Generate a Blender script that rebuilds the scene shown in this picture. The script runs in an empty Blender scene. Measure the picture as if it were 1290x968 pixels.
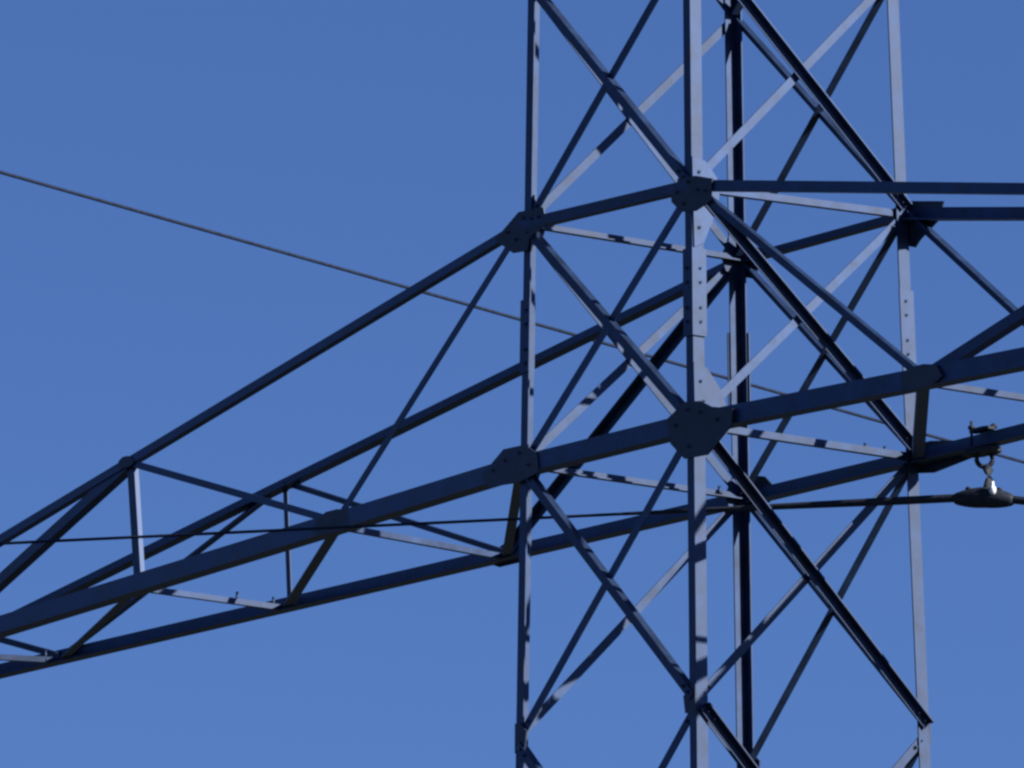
import bpy, bmesh, math, random
from mathutils import Vector, Matrix

random.seed(7)
scene = bpy.context.scene
col = scene.collection

# ------------------------------------------------------------------ camera
CAM_POS = Vector((65.5228, -54.8976, 1.2574))
FWD = Vector((-0.761768, 0.616703, 0.198461)).normalized()
RGT = Vector((0.627693, 0.778403, -0.009505)).normalized()
UPV = RGT.cross(FWD).normalized()
cam_data = bpy.data.cameras.new('camera')
cam = bpy.data.objects.new('camera', cam_data)
col.objects.link(cam)
cam.matrix_world = Matrix((
    (RGT.x, UPV.x, -FWD.x, CAM_POS.x),
    (RGT.y, UPV.y, -FWD.y, CAM_POS.y),
    (RGT.z, UPV.z, -FWD.z, CAM_POS.z),
    (0, 0, 0, 1)))
cam_data.sensor_fit = 'HORIZONTAL'
cam_data.sensor_width = 36.0
cam_data.lens = 15708.4 * 36.0 / 1290.0
cam_data.clip_start = 0.5
cam_data.clip_end = 20000.0
scene.camera = cam

# ------------------------------------------------------------------ sky, sun, exposure
SUN_AZ = math.radians(32.0)      # measured from +X towards +Y
SUN_EL = math.radians(28.8)
world = bpy.data.worlds.new('World')
scene.world = world
world.use_nodes = True
wn = world.node_tree
wn.nodes.clear()
sky = wn.nodes.new('ShaderNodeTexSky')
sky.sky_type = 'NISHITA'
sky.sun_disc = False
sky.sun_elevation = SUN_EL
sky.sun_rotation = math.pi / 2 - SUN_AZ
sky.altitude = 2500.0
sky.air_density = 1.0
sky.dust_density = 0.0
sky.ozone_density = 9.0
bg = wn.nodes.new('ShaderNodeBackground')
bg.inputs['Strength'].default_value = 0.05
wo = wn.nodes.new('ShaderNodeOutputWorld')
tint = wn.nodes.new('ShaderNodeMixRGB')          # the camera's cold white balance
tint.blend_type = 'MULTIPLY'
tint.inputs['Fac'].default_value = 1.0
tint.inputs['Color2'].default_value = (1.03, 0.93, 1.06, 1)
wn.links.new(sky.outputs[0], tint.inputs['Color1'])
wn.links.new(tint.outputs[0], bg.inputs['Color'])
wn.links.new(bg.outputs[0], wo.inputs['Surface'])

sun_data = bpy.data.lights.new('sun', 'SUN')
sun_data.energy = 4.2
sun_data.angle = math.radians(0.5)
sun_data.color = (1.0, 0.985, 0.96)
sun = bpy.data.objects.new('sun', sun_data)
col.objects.link(sun)
sdir = Vector((math.cos(SUN_EL) * math.cos(SUN_AZ), math.cos(SUN_EL) * math.sin(SUN_AZ), math.sin(SUN_EL)))
sun.rotation_euler = sdir.to_track_quat('Z', 'Y').to_euler()
sun.location = sdir * 60

scene.view_settings.view_transform = 'Standard'
scene.view_settings.look = 'None'
scene.view_settings.gamma = 1.0
scene.view_settings.exposure = 1.0
scene.view_settings.use_curve_mapping = False
scene.render.engine = 'CYCLES'
scene.cycles.filter_width = 2.6

# ------------------------------------------------------------------ materials
def steel(name, base, rough, metal, rust=0.25, scale=6.0, spec=0.5):
    m = bpy.data.materials.new(name)
    m.use_nodes = True
    nt = m.node_tree
    b = nt.nodes['Principled BSDF']
    b.inputs['Metallic'].default_value = metal
    b.inputs['Specular IOR Level'].default_value = spec
    tc = nt.nodes.new('ShaderNodeTexCoord')
    n1 = nt.nodes.new('ShaderNodeTexNoise')
    n1.inputs['Scale'].default_value = scale
    n1.inputs['Detail'].default_value = 6.0
    n1.inputs['Roughness'].default_value = 0.65
    nt.links.new(tc.outputs['Object'], n1.inputs['Vector'])
    r = nt.nodes.new('ShaderNodeValToRGB')
    r.color_ramp.elements[0].position = 0.3
    r.color_ramp.elements[1].position = 0.7
    r.color_ramp.elements[0].color = tuple(c * 0.55 for c in base) + (1,)
    r.color_ramp.elements[1].color = tuple(c * 1.45 for c in base) + (1,)
    nt.links.new(n1.outputs['Fac'], r.inputs['Fac'])
    n2 = nt.nodes.new('ShaderNodeTexNoise')          # dull brown weathering blotches
    n2.inputs['Scale'].default_value = scale * 0.45
    n2.inputs['Detail'].default_value = 4.0
    nt.links.new(tc.outputs['Object'], n2.inputs['Vector'])
    r2 = nt.nodes.new('ShaderNodeValToRGB')
    r2.color_ramp.elements[0].position = 0.58
    r2.color_ramp.elements[1].position = 0.72
    r2.color_ramp.elements[0].color = (0, 0, 0, 1)
    r2.color_ramp.elements[1].color = (rust, rust, rust, 1)
    nt.links.new(n2.outputs['Fac'], r2.inputs['Fac'])
    mx = nt.nodes.new('ShaderNodeMixRGB')
    mx.inputs['Color2'].default_value = (0.04, 0.036, 0.034, 1)
    nt.links.new(r2.outputs['Color'], mx.inputs['Fac'])
    nt.links.new(r.outputs['Color'], mx.inputs['Color1'])
    oi = nt.nodes.new('ShaderNodeObjectInfo')        # zinc ages differently from bar to bar
    vr = nt.nodes.new('ShaderNodeMapRange')
    vr.inputs['To Min'].default_value = 0.78
    vr.inputs['To Max'].default_value = 1.18
    nt.links.new(oi.outputs['Random'], vr.inputs['Value'])
    hs = nt.nodes.new('ShaderNodeHueSaturation')
    nt.links.new(vr.outputs['Result'], hs.inputs['Value'])
    nt.links.new(mx.outputs['Color'], hs.inputs['Color'])
    nt.links.new(hs.outputs['Color'], b.inputs['Base Color'])
    mr = nt.nodes.new('ShaderNodeMapRange')
    mr.inputs['To Min'].default_value = rough - 0.1
    mr.inputs['To Max'].default_value = rough + 0.12
    nt.links.new(n1.outputs['Fac'], mr.inputs['Value'])
    nt.links.new(mr.outputs['Result'], b.inputs['Roughness'])
    return m

MAT_STEEL = steel('weathered_galvanised_steel', (0.0145, 0.034, 0.088), 0.5, 0.40)
MAT_PLATE = steel('gusset_steel', (0.021, 0.031, 0.056), 0.55, 0.3, 0.35, 9.0)
MAT_WIRE = steel('dark_conductor', (0.013, 0.019, 0.036), 0.8, 0.0, 0.1, 20.0, 0.15)
MAT_CLAMP = steel('clamp_iron', (0.02, 0.024, 0.034), 0.65, 0.0, 0.2, 25.0, 0.25)
MAT_ALU = steel('bright_aluminium', (0.75, 0.77, 0.8), 0.35, 0.0, 0.05, 30.0)

gm = bpy.data.materials.new('rough_grass_ground')
gm.use_nodes = True
gnt = gm.node_tree
gb = gnt.nodes['Principled BSDF']
gb.inputs['Roughness'].default_value = 0.95
gtc = gnt.nodes.new('ShaderNodeTexCoord')
gn = gnt.nodes.new('ShaderNodeTexNoise')
gn.inputs['Scale'].default_value = 0.15
gn.inputs['Detail'].default_value = 10.0
gr = gnt.nodes.new('ShaderNodeValToRGB')
gr.color_ramp.elements[0].color = (0.010, 0.013, 0.008, 1)
gr.color_ramp.elements[1].color = (0.022, 0.025, 0.014, 1)
gr.color_ramp.elements[0].position = 0.35
gr.color_ramp.elements[1].position = 0.65
gnt.links.new(gtc.outputs['Object'], gn.inputs['Vector'])
gnt.links.new(gn.outputs['Fac'], gr.inputs['Fac'])
gnt.links.new(gr.outputs['Color'], gb.inputs['Base Color'])

# ------------------------------------------------------------------ mesh helpers
def obj(name, bm, mat, parent=None):
    bmesh.ops.recalc_face_normals(bm, faces=bm.faces)
    me = bpy.data.meshes.new(name)
    bm.to_mesh(me)
    bm.free()
    me.materials.append(mat)
    o = bpy.data.objects.new(name, me)
    col.objects.link(o)
    if parent is not None:
        o.parent = parent
    return o

def tag(o, label, cat, group=None):
    o['label'] = label
    o['category'] = cat
    if group:
        o['group'] = group

def V(*a):
    return Vector(a)

def angle(bm, p, q, n_in, w, flip=1, off=0.0, w2=None, t=0.009, heel=None):
    """An L-section from p to q: one flange lies in the plane whose inward normal is n_in, the other points inward."""
    p = Vector(p); q = Vector(q)
    d = (q - p).normalized()
    n = (n_in - d * n_in.dot(d)).normalized()
    u = n.cross(d).normalized() * flip
    if w2 is None:
        w2 = w
    h = -w / 2 if heel is None else heel
    prof = [(h, 0), (h + w, 0), (h + w, t), (h + t, t), (h + t, w2), (h, w2)]
    a = [bm.verts.new(p + u * x + n * (y + off)) for x, y in prof]
    b = [bm.verts.new(q + u * x + n * (y + off)) for x, y in prof]
    k = len(prof)
    for i in range(k):
        bm.faces.new((a[i], a[(i + 1) % k], b[(i + 1) % k], b[i]))
    # the L-shaped ends as two quads each
    for s in (a, b):
        bm.faces.new((s[0], s[1], s[2], s[3]))
        bm.faces.new((s[0], s[3], s[4], s[5]))

def tube(bm, path, r, seg=10):
    rings = []
    for i, p in enumerate(path):
        a = path[max(i - 1, 0)]
        b = path[min(i + 1, len(path) - 1)]
        d = (Vector(b) - Vector(a)).normalized()
        s = d.cross(V(0, 0, 1))
        if s.length < 1e-4:
            s = d.cross(V(1, 0, 0))
        s.normalize()
        u = s.cross(d)
        rr = r[i] if isinstance(r, (list, tuple)) else r
        rings.append([bm.verts.new(Vector(p) + (s * math.cos(k * 2 * math.pi / seg) + u * math.sin(k * 2 * math.pi / seg)) * rr) for k in range(seg)])
    for i in range(len(rings) - 1):
        for k in range(seg):
            f = bm.faces.new((rings[i][k], rings[i][(k + 1) % seg], rings[i + 1][(k + 1) % seg], rings[i + 1][k]))
            f.smooth = True
    bm.faces.new(rings[0][::-1])
    bm.faces.new(rings[-1])

def bolt(bm, c, d, r=0.014, h=0.014):
    d = Vector(d).normalized()
    tube(bm, [Vector(c), Vector(c) + d * 0.003], r * 1.6, 10)      # washer
    tube(bm, [Vector(c), Vector(c) + d * (h + 0.012)], r * 0.5, 6)  # thread end
    tube(bm, [Vector(c), Vector(c) + d * h], r, 6)

def slab(bm, pts, n, t):
    """A flat plate of thickness t: outline pts, extruded along n."""
    a = [bm.verts.new(p) for p in pts]
    b = [bm.verts.new(p + n * t) for p in pts]
    k = len(pts)
    bm.faces.new(a)
    bm.faces.new(b[::-1])
    for i in range(k):
        bm.faces.new((a[i], a[(i + 1) % k], b[(i + 1) % k], b[i]))

# ------------------------------------------------------------------ ground
bm = bmesh.new()
R = 6000
vs = [bm.verts.new((x, y, 0)) for x, y in ((-R, -R), (R, -R), (R, R), (-R, R))]
bm.faces.new(vs)
g = obj('ground', bm, gm)
g['kind'] = 'structure'

# ------------------------------------------------------------------ the pylon
H = 18.0                                   # height of the crossarm's lower chords
A0, B0, K = 0.95, 1.015, 0.01835           # half sides there, and the taper per metre
ZT, ZU, ZL = 1.72, 3.47, -1.95             # panel points above and below
tower = bpy.data.objects.new('lattice_pylon', None)
col.objects.link(tower)
tag(tower, 'dark steel lattice electricity pylon with a crossarm reaching out on both sides', 'pylon')

SX = {'A': -1, 'B': 1, 'C': -1, 'D': 1}
SY = {'A': -1, 'B': -1, 'C': 1, 'D': 1}
def corner(c, z):
    s = 1 - K * z
    dz = {'B': -0.04, 'D': 0.015}.get(c, 0.0) if z == ZT else 0.0      # the upper frame sits slightly out of level
    return V(SX[c] * A0 * s, SY[c] * B0 * s, H + z + dz)

FACES = {  # corners left to right as seen in the plane, inward normal
    'AB': ('A', 'B', V(0, 1, 0)), 'CD': ('C', 'D', V(0, -1, 0)),
    'AC': ('A', 'C', V(1, 0, 0)), 'BD': ('B', 'D', V(-1, 0, 0))}

ZTOP = 6.9
for c in 'ABCD':
    bm = bmesh.new()
    p, q = corner(c, -H), corner(c, ZTOP)
    wx, wy, t = 0.076, 0.1, 0.011
    sx, sy = -SX[c], -SY[c]
    prof = [(0, 0), (wx, 0), (wx, t), (t, t), (t, wy), (0, wy)]
    a = [bm.verts.new(p + V(x * sx, y * sy, 0)) for x, y in prof]
    b = [bm.verts.new(q + V(x * sx, y * sy, 0)) for x, y in prof]
    for i in range(6):
        bm.faces.new((a[i], a[(i + 1) % 6], b[(i + 1) % 6], b[i]))
    for s in (a, b):
        bm.faces.new((s[0], s[1], s[2], s[3]))
        bm.faces.new((s[0], s[3], s[4], s[5]))
    leg = obj('leg', bm, MAT_STEEL, tower)
    # the bolted splice cover on each leg, half way up the crossarm panel
    bm = bmesh.new()
    z0, z1 = (0.66, 1.18) if c != 'B' else (0.62, 1.24)
    wx2, wy2, g2 = 0.09, 0.114, 0.0125
    prof = [(-g2, -g2), (wx2, -g2), (wx2, -0.0015), (-0.0015, -0.0015), (-0.0015, wy2), (-g2, wy2)]
    p, q = corner(c, z0), corner(c, z1)
    a = [bm.verts.new(p + V(x * sx, y * sy, 0)) for x, y in prof]
    b = [bm.verts.new(q + V(x * sx, y * sy, 0)) for x, y in prof]
    for i in range(6):
        bm.faces.new((a[i], a[(i + 1) % 6], b[(i + 1) % 6], b[i]))
    for s in (a, b):
        bm.faces.new((s[0], s[1], s[2], s[3]))
        bm.faces.new((s[0], s[3], s[4], s[5]))
    for zz in (0.72, 0.82, 1.0, 1.1):
        pc = corner(c, zz)
        bolt(bm, pc + V(0.05 * sx, -g2 * sy, 0), (0, -sy, 0), 0.011, 0.01)
        bolt(bm, pc + V(-g2 * sx, 0.06 * sy, 0), (-sx, 0, 0), 0.010, 0.006)
    obj('splice_plate', bm, MAT_STEEL, leg)

# how each face's two braces are turned: (outstanding flange inward?, which edge is the heel, offset)
TURN = {('AB', 0): (1, 1, -0.022), ('AB', 1): (1, -1, 0.013),
        ('CD', 0): (1, -1, -0.022), ('CD', 1): (1, -1, 0.013),
        ('AC', 0): (-1, 1, 0.002), ('AC', 1): (-1, 1, 0.013),
        ('BD', 0): (-1, -1, 0.0125), ('BD', 1): (1, 1, 0.013)}
def body_brace(name, face, k, z1, z2, w, trim=0.05):
    l, r, n_in = FACES[face]
    c1, c2 = (l, r) if k == 0 else (r, l)
    sgn, flip, off = TURN[(face, k)]
    n = n_in * sgn
    p, q = corner(c1, z1), corner(c2, z2)
    d = (q - p).normalized()
    bm = bmesh.new()
    angle(bm, p + d * trim, q - d * trim, n, w, flip, off)
    outer = off if sgn > 0 else off + 0.009
    nv = -n if sgn > 0 else n
    for e, s in ((p, 1), (q, -1)):
        for j in (0.10, 0.17):
            bolt(bm, e + d * s * j + n * outer, nv, 0.012, 0.013)
    return obj(name, bm, MAT_STEEL, tower)

levels = [-18.0, -14.6, -11.4, -8.6, -6.2, -4.05, ZL, 0.0, ZT, ZU, 5.2, ZTOP]
for lo, hi in zip(levels[:-1], levels[1:]):
    w = 0.062 if hi > -3 else 0.075
    for face, (l, r, n) in FACES.items():
        body_brace('diagonal_brace', face, 0, hi, lo, w)
        body_brace('diagonal_brace', face, 1, hi, lo, w)

for face, (l, r, n) in FACES.items():
    for z in (0.0, ZT, ZTOP):
        p, q = corner(l, z), corner(r, z)
        along = (q - p).normalized()
        if face in ('AB', 'CD') and z == 0.0:
            w = 0.13 if face == 'AB' else 0.115
        elif face in ('AB', 'CD'):
            w = 0.075
        else:
            w = 0.05
        fl = 1 if n.cross(along).z > 0 else -1     # upright flange above the heel, foot inward
        bm = bmesh.new()
        if face in ('AB', 'CD'):
            angle(bm, p + along * 0.003, q - along * 0.003, n, w, fl, -0.034)
        else:
            angle(bm, p + along * 0.02, q - along * 0.02, n, w, fl, 0.026)
            if z == 0.0:                            # two stub bolts standing on the strut
                for k in (0.26, 0.44):
                    e = q - along * k + n * 0.05 + V(0, 0, -0.02)
                    tube(bm, [e, e + V(0, 0, 0.07)], 0.011, 8)
                    tube(bm, [e + V(0, 0, 0.012), e + V(0, 0, 0.03)], 0.022, 6)
        obj('horizontal_strut', bm, MAT_STEEL, tower)

# gusset plates at the crossarm's panel points: outlines in metres (along the face, up)
def gusset(face, c, z, outline, off=-0.0115, t=0.009, parent=None, bolts=()):
    l, r, n = FACES[face]
    u = V(1, 0, 0) if face in ('AB', 'CD') else V(0, 1, 0)
    base = corner(c, z)
    up = (corner(c, z + 1) - base)
    up -= u * up.dot(u)
    nn = n
    bm = bmesh.new()
    slab(bm, [base + u * x + up * y + nn * off for x, y in outline], nn, t)
    for x, y in bolts:
        bolt(bm, base + u * x + up * y + nn * off, -nn, 0.011, 0.008)
    return obj('gusset_plate', bm, MAT_STEEL if face in ('BD', 'AC') else MAT_PLATE, parent or tower)  # sunlit faces get the paler steel, shaded ones the darker: light put into colour

gusset('AB', 'A', ZT, [(-.29, -.06), (-.025, .095), (.25, .083), (.29, -.05), (.10, -.107), (.07, -.20), (-.085, -.19)], -0.0335, 0.0105,
       bolts=[(-.15, -.03), (-.05, -.1), (.12, .02), (.2, .02), (0.03, 0.04)])
gusset('AB', 'B', ZT, [(-.19, .0), (-.076, .062), (.08, .05), (.26, .0), (.24, -.15), (.08, -.19), (-.08, -.17), (-.18, -.085)], -0.0335, 0.0105,
       bolts=[(-.12, -.03), (-.05, -.12), (.1, -.05), (.18, -.07), (0, 0.02)])
gusset('AB', 'A', 0, [(-.39, -.02), (-.135, .135), (.1, .13), (.24, .045), (.26, -.09), (.03, -.13), (-.3, -.11)], -0.045, 0.0095,
       bolts=[(-.25, 0), (-.12, .05), (.04, .08), (.14, -.02)])
gusset('AB', 'B', 0, [(-.245, .057), (-.05, .15), (.12, .13), (.24, .07), (.47, .02), (.45, -.10), (.2, -.26), (-.05, -.25), (-.2, -.12)], -0.045, 0.0095,
       bolts=[(-.15, 0), (-.02, .09), (.12, .05), (.3, -.03), (0, -.17)])
gusset('CD', 'C', ZT, [(-.11, -.09), (-.05, .053), (.12, .08), (.26, .04), (.18, -.08), (.12, -.155)], -0.0335, 0.0105)
gusset('CD', 'D', ZT, [(-.25, .055), (-.03, .10), (.36, .03), (.29, -.10), (.10, -.2), (.04, -.25), (-.09, -.21), (-.15, -.04)], -0.0335, 0.0105)
gusset('CD', 'C', 0, [(-.12, -.04), (.08, .156), (.2, .13), (.29, .05), (.25, -.06), (.03, -.08), (0, -.2), (-.11, -.18)], -0.045, 0.0095)
gusset('CD', 'D', 0, [(-.29, .045), (.02, .10), (.10, .10), (.56, .03), (.56, -.085), (.12, -.13), (-.25, -.08)], -0.045, 0.0095)
gusset('BD', 'B', 0, [(0.002, -.16), (.2, -.12), (.31, -.02), (.30, .12), (.24, .26), (.12, .40), (0.002, .43)], -0.0115, 0.009,
       bolts=[(.06, -.08), (.16, -.02), (.08, .16), (.06, .3)])
gusset('BD', 'B', ZT, [(0.002, -.42), (.09, -.38), (.2, -.16), (.24, -.04), (.22, .08), (.12, .18), (0.002, .2)], -0.0115, 0.009,
       bolts=[(.05, -.28), (.13, -.04), (.06, .1)])
for c, z in (('A', 0), ('A', ZT), ('C', ZT), ('C', 0)):
    s = 1 if c == 'A' else -1
    gusset('AC', c, z, [(0.002, -.13), (.14 * s, -.10), (.18 * s, .0), (.12 * s, .12), (0.002, .14)], 0.0125, 0.009)
# small plates where the upper and lower panels meet the legs
for c in 'AB':
    s = 1 if c == 'A' else -1
    gusset('AB', c, ZL, [(0, -.09), (.11 * s, -.07), (.13 * s, .05), (.05 * s, .12), (0, .12)], -0.0115, 0.009)
gusset('AB', 'A', ZT, [(0.02, .105), (.10, .10), (.10, .2), (.02, .22)], 0.0125, 0.008)
for c in 'CD':
    s = 1 if c == 'C' else -1
    gusset('CD', c, ZL, [(0, -.09), (.11 * s, -.07), (.13 * s, .05), (.05 * s, .12), (0, .12)], -0.0115, 0.009)

# ------------------------------------------------------------------ the crossarm's two sides
L_ARM, TW, TZB, TZT = 9.096, 0.413, -0.132, 0.128
def arm_pt(side, level, t, yy):
    base = corner({(-1, -1): 'A', (1, -1): 'B', (-1, 1): 'C', (1, 1): 'D'}[(side, yy)], ZT if level == 'top' else 0.0)
    tip = V(side * (A0 + L_ARM), yy * TW, H + (TZT if level == 'top' else TZB))
    if level == 'top' and side > 0:
        tip.z -= 0.05
    if level == 'top' and side < 0 and yy > 0:
        tip.z -= 0.06
    return base.lerp(tip, t)

def crossarm(side):
    bm = bmesh.new()
    for yy in (-1, 1):
        n = V(0, -yy, 0)
        for lev in ('bottom', 'top'):
            p, q = arm_pt(side, lev, 0.0, yy), arm_pt(side, lev, 1.0, yy)
            d = (q - p).normalized()
            if lev == 'bottom':
                w = 0.13 if yy < 0 else 0.115
            else:
                w = (0.062 if side < 0 else 0.074) if yy < 0 else 0.098
            fl = 1 if n.cross(d).z > 0 else -1
            angle(bm, p - d * 0.002, q, n, w, fl, -0.034, w2=w, t=0.011)
    # end plate at the tip
    tip = [arm_pt(side, 'bottom', 1, -1), arm_pt(side, 'bottom', 1, 1), arm_pt(side, 'top', 1, 1), arm_pt(side, 'top', 1, -1)]
    cen = sum(tip, V(0, 0, 0)) / 4
    slab(bm, [cen + (p - cen) * 1.2 for p in tip], V(side, 0, 0), 0.012)
    arm = obj('crossarm', bm, MAT_STEEL, tower)

    def member(name, p, q, n, w, flip=1, off=0.0, trim=0.03, w2=None, bolts=0):
        d = (q - p).normalized()
        bm = bmesh.new()
        angle(bm, p + d * trim, q - d * trim, n, w, flip, off, w2)
        for k in range(bolts):
            e = q - d * (0.12 + 0.34 * k) + V(0, 0, 0.01)
            tube(bm, [e, e + V(0, 0, 0.085)], 0.010, 8)
            tube(bm, [e + V(0, 0, 0.0), e + V(0, 0, 0.022)], 0.024, 6)
        return obj(name, bm, MAT_STEEL, arm)

    T1n, T1f = (0.248, 0.272) if side < 0 else (0.247, 0.247)
    S = {'n1': T1n, 'f1': T1f, 't2': 0.547, 'p2': 0.533, 'f2': 0.535, 'n3': 0.85, 'f3': 0.815}
    near, far = -1, 1
    for yy in (near, far):
        n = V(0, -yy, 0)
        k1 = S['n1'] if yy == near else S['f1']
        k2 = S['t2'] if yy == near else S['f2']
        p2 = S['p2'] if yy == near else S['f2'] - 0.004
        k3 = S['n3'] if yy == near else S['f3']
        top0 = arm_pt(side, 'top', 0.0, yy)
        N1, T1, P1, N3 = arm_pt(side, 'bottom', k1, yy), arm_pt(side, 'top', k2, yy), arm_pt(side, 'bottom', p2, yy), arm_pt(side, 'bottom', k3, yy)
        f = -side * yy
        w_root = (0.052 if yy == near else 0.068)
        member('arm_diagonal', top0, N1, n, w_root, f, -0.021)
        member('arm_diagonal', N1, T1, n, (0.052 if side < 0 else 0.08) if yy == near else 0.046, -f if yy == near else f, -0.021)
        member('arm_diagonal', T1, N3, n, 0.08 if yy == near else 0.05, -f, -0.021)
        if yy == near:
            member('arm_post', T1, P1, n, 0.085, 1, 0.0, w2=0.04)
        else:
            member('arm_post', T1, P1, -n, 0.05, -1, 0.0, w2=0.04)
        T4 = arm_pt(side, 'top', 0.92, yy)
        member('arm_diagonal', N3, T4, n, 0.05, f, -0.021)
        # small gussets on the arm's panel points
        for cpt, sx_, sz_ in ((N1, 0.24, 0.08), (T1, 0.10, 0.042), (N3, 0.16, 0.05)):
            bm = bmesh.new()
            out = [(-1, -.5), (-.55, -1), (.55, -1), (1, -.4), (.75, .7), (.2, 1), (-.35, 1), (-.8, .5)]
            slab(bm, [cpt + V(a * sx_, 0, b * sz_) + n * -0.046 - n * 0.0 for a, b in out], n, 0.0105)
            obj('gusset_plate', bm, MAT_PLATE, arm)
    # bracing in the plane of the lower chords
    up = V(0, 0, 1)
    low = lambda k, yy: arm_pt(side, 'bottom', k, yy) + V(0, 0, -0.055)
    member('arm_strut', low(S['n1'], near), low(S['f1'], far), up, 0.042, 1, 0.0, 0.0)
    member('arm_strut', low(S['p2'], near), low(S['f2'], far), up, 0.042, 1, 0.0, 0.0, bolts=2)
    member('arm_strut', low(S['n3'], near), low(S['f3'], far), up, 0.042, 1, 0.0, 0.0, bolts=1)
    if side < 0:
        member('arm_brace', low(0.0, near), low(S['f1'], far), up, 0.07, 1, 0.012, 0.06)
        member('arm_brace', low(S['n1'], near), low(S['f2'], far), up, 0.075, 1, 0.012, 0.06)
        member('arm_brace', low(S['p2'], near), low(S['f3'], far), up, 0.06, 1, 0.012, 0.06)
    else:
        member('arm_brace', low(0.0, far), low(S['n1'], near), up, 0.085, 1, 0.012, 0.03)
        member('arm_brace', low(S['f1'], far), low(S['p2'], near), up, 0.075, 1, 0.012, 0.06)
        member('arm_brace', low(S['f2'], far), low(S['n3'], near), up, 0.06, 1, 0.012, 0.06)
    return arm

crossarm(-1)
crossarm(1)

# ------------------------------------------------------------------ the bare wire passing behind
W0 = V(-6.68, -1.285, 21.084)
W1 = V(-10.5, 11.94, 21.07)
d = (W1 - W0)
bm = bmesh.new()
path = [W0 + d * (k / 10.0) + V(0, 0, 0.0) for k in range(-30, 61)]
tube(bm, path, 0.014, 8)
o = obj('overhead_wire', bm, MAT_WIRE)
tag(o, 'single bare wire sloping down from the upper left and passing behind the pylon', 'wire')

# ------------------------------------------------------------------ the cable hung under the right-hand crossarm
F = arm_pt(1, 'bottom', 0.084, 1)              # where its clamp grips the far lower chord
CP = F + V(0, 0, -0.40)
CL = V(-4.15, -3.15, 17.70)                   # a point far along to the left
cd = CL - CP
ch = Vector((cd.x, cd.y, 0)).normalized()
def cable_at(s):                              # s metres from the clamp, left positive
    if s >= 0:
        return CP + cd * (s / Vector((cd.x, cd.y)).length)
    return CP - ch * (-s) + V(0, 0, 0.17 * s)
cable = bpy.data.objects.new('aerial_cable', None)
cable.location = (0, 0, 0)
col.objects.link(cable)
tag(cable, 'nearly level dark cable threading through the pylon body to a hanging clamp', 'cable')
bm = bmesh.new()
tube(bm, [cable_at(s * 0.25) for s in range(-80, 161)], 0.011, 8)
obj('cable_core', bm, MAT_WIRE, cable)
bm = bmesh.new()
n = 60
pth, rad = [], []
for i in range(n + 1):
    s = -1.1 + 3.7 * i / n
    pth.append(cable_at(s))
    e = min((s + 1.1) / 0.25, (2.6 - s) / 1.9, 1.0)
    rad.append(0.012 + 0.017 * max(e, 0.0))
tube(bm, pth, rad, 10)
obj('armour_rod', bm, MAT_CLAMP, cable)

# ------------------------------------------------------------------ suspension clamp
cl = bpy.data.objects.new('suspension_clamp', None)
cl.location = F
col.objects.link(cl)
tag(cl, 'hanging cable clamp with a small bright keeper under the right crossarm', 'clamp')
def part(name, bm, mat):
    o = obj(name, bm, mat, cl)
    o.matrix_parent_inverse = Matrix.Translation(-F)
    return o
bm = bmesh.new()                              # strap gripping the chord, with two bolt ends standing up
ax = (arm_pt(1, 'bottom', 1, 1) - arm_pt(1, 'bottom', 0, 1)).normalized()
for z0, z1, hx, hy in ((-0.10, -0.068, 0.16, 0.085), (0.060, 0.080, 0.11, 0.05)):
    c0 = F + V(0, -0.02, z0)
    yv = V(0, 1, 0)
    slab(bm, [c0 + ax * a * hx + yv * b * hy for a, b in ((-1, -.6), (-.6, -1), (.6, -1), (1, -.6), (1, .6), (.6, 1), (-.6, 1), (-1, .6))], V(0, 0, 1), z1 - z0)
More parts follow.
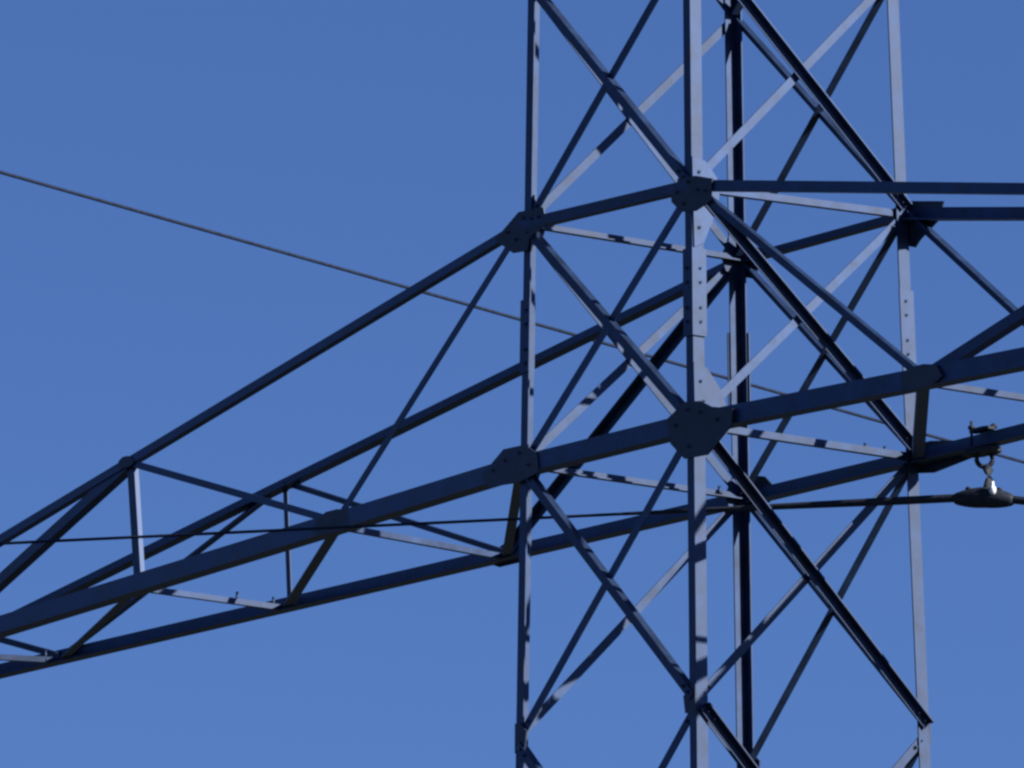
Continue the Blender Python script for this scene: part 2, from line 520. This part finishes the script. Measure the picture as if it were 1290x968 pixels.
for k, hgt, yo in ((-0.08, 0.14, -0.052), (0.05, 0.115, 0.048)):
    e = F + ax * k + V(0, yo, -0.10)
    tube(bm, [e, e + V(0, 0, hgt + 0.10)], 0.010, 8)
    tube(bm, [e + V(0, 0, 0.182), e + V(0, 0, 0.205)], 0.026, 6)
    tube(bm, [e + V(0, 0, -0.005), e + V(0, 0, 0.015)], 0.022, 6)
part('chord_strap', bm, MAT_CLAMP)
bm = bmesh.new()                              # shackle ring and twisted link
c0 = F + V(0, 0, -0.135)
side_v = RGT.copy(); side_v.z = 0; side_v.normalize()
tube(bm, [c0 + side_v * 0.055 * math.cos(a) + V(0, 0, 0.055 * math.sin(a)) for a in [math.radians(-250 + 10 * i) for i in range(33)]], 0.017, 8)
tube(bm, [c0 + V(0, 0, -0.045), c0 + side_v * 0.03 + V(0, 0, -0.09), c0 + side_v * 0.035 + V(0, 0, -0.15), c0 + side_v * 0.01 + V(0, 0, -0.215), CP + V(0, 0, 0.03)], [0.026, 0.034, 0.036, 0.030, 0.036], 10)
part('shackle_link', bm, MAT_CLAMP)
bm = bmesh.new()                              # the boat-shaped body holding the cable
pth, rad = [], []
for i in range(25):
    s = -0.20 + 0.42 * i / 24
    pth.append(cable_at(s) + V(0, 0, -0.005))
    rad.append(0.034 + 0.04 * math.sin(math.pi * i / 24) ** 0.7)
tube(bm, pth, rad, 12)
for s in (-0.1, 0.12):
    e = cable_at(s)
    tube(bm, [e + V(0, 0, -0.06), e + V(0, 0, 0.075)], 0.012, 8)
    tube(bm, [e + V(0, 0, 0.055), e + V(0, 0, 0.07)], 0.022, 6)
part('clamp_body', bm, MAT_CLAMP)
bm = bmesh.new()                              # bright keeper on the side towards the sun
e = cable_at(-0.05) + V(0.05, -0.04, 0.04)
bmesh.ops.create_uvsphere(bm, u_segments=16, v_segments=10, radius=0.026, matrix=Matrix.Translation(e) @ Matrix.Diagonal((1, 1, 1.3, 1)))
tube(bm, [e, e + V(0, 0, 0.06)], 0.012, 8)
for f in bm.faces:
    f.smooth = True
part('keeper', bm, MAT_ALU)
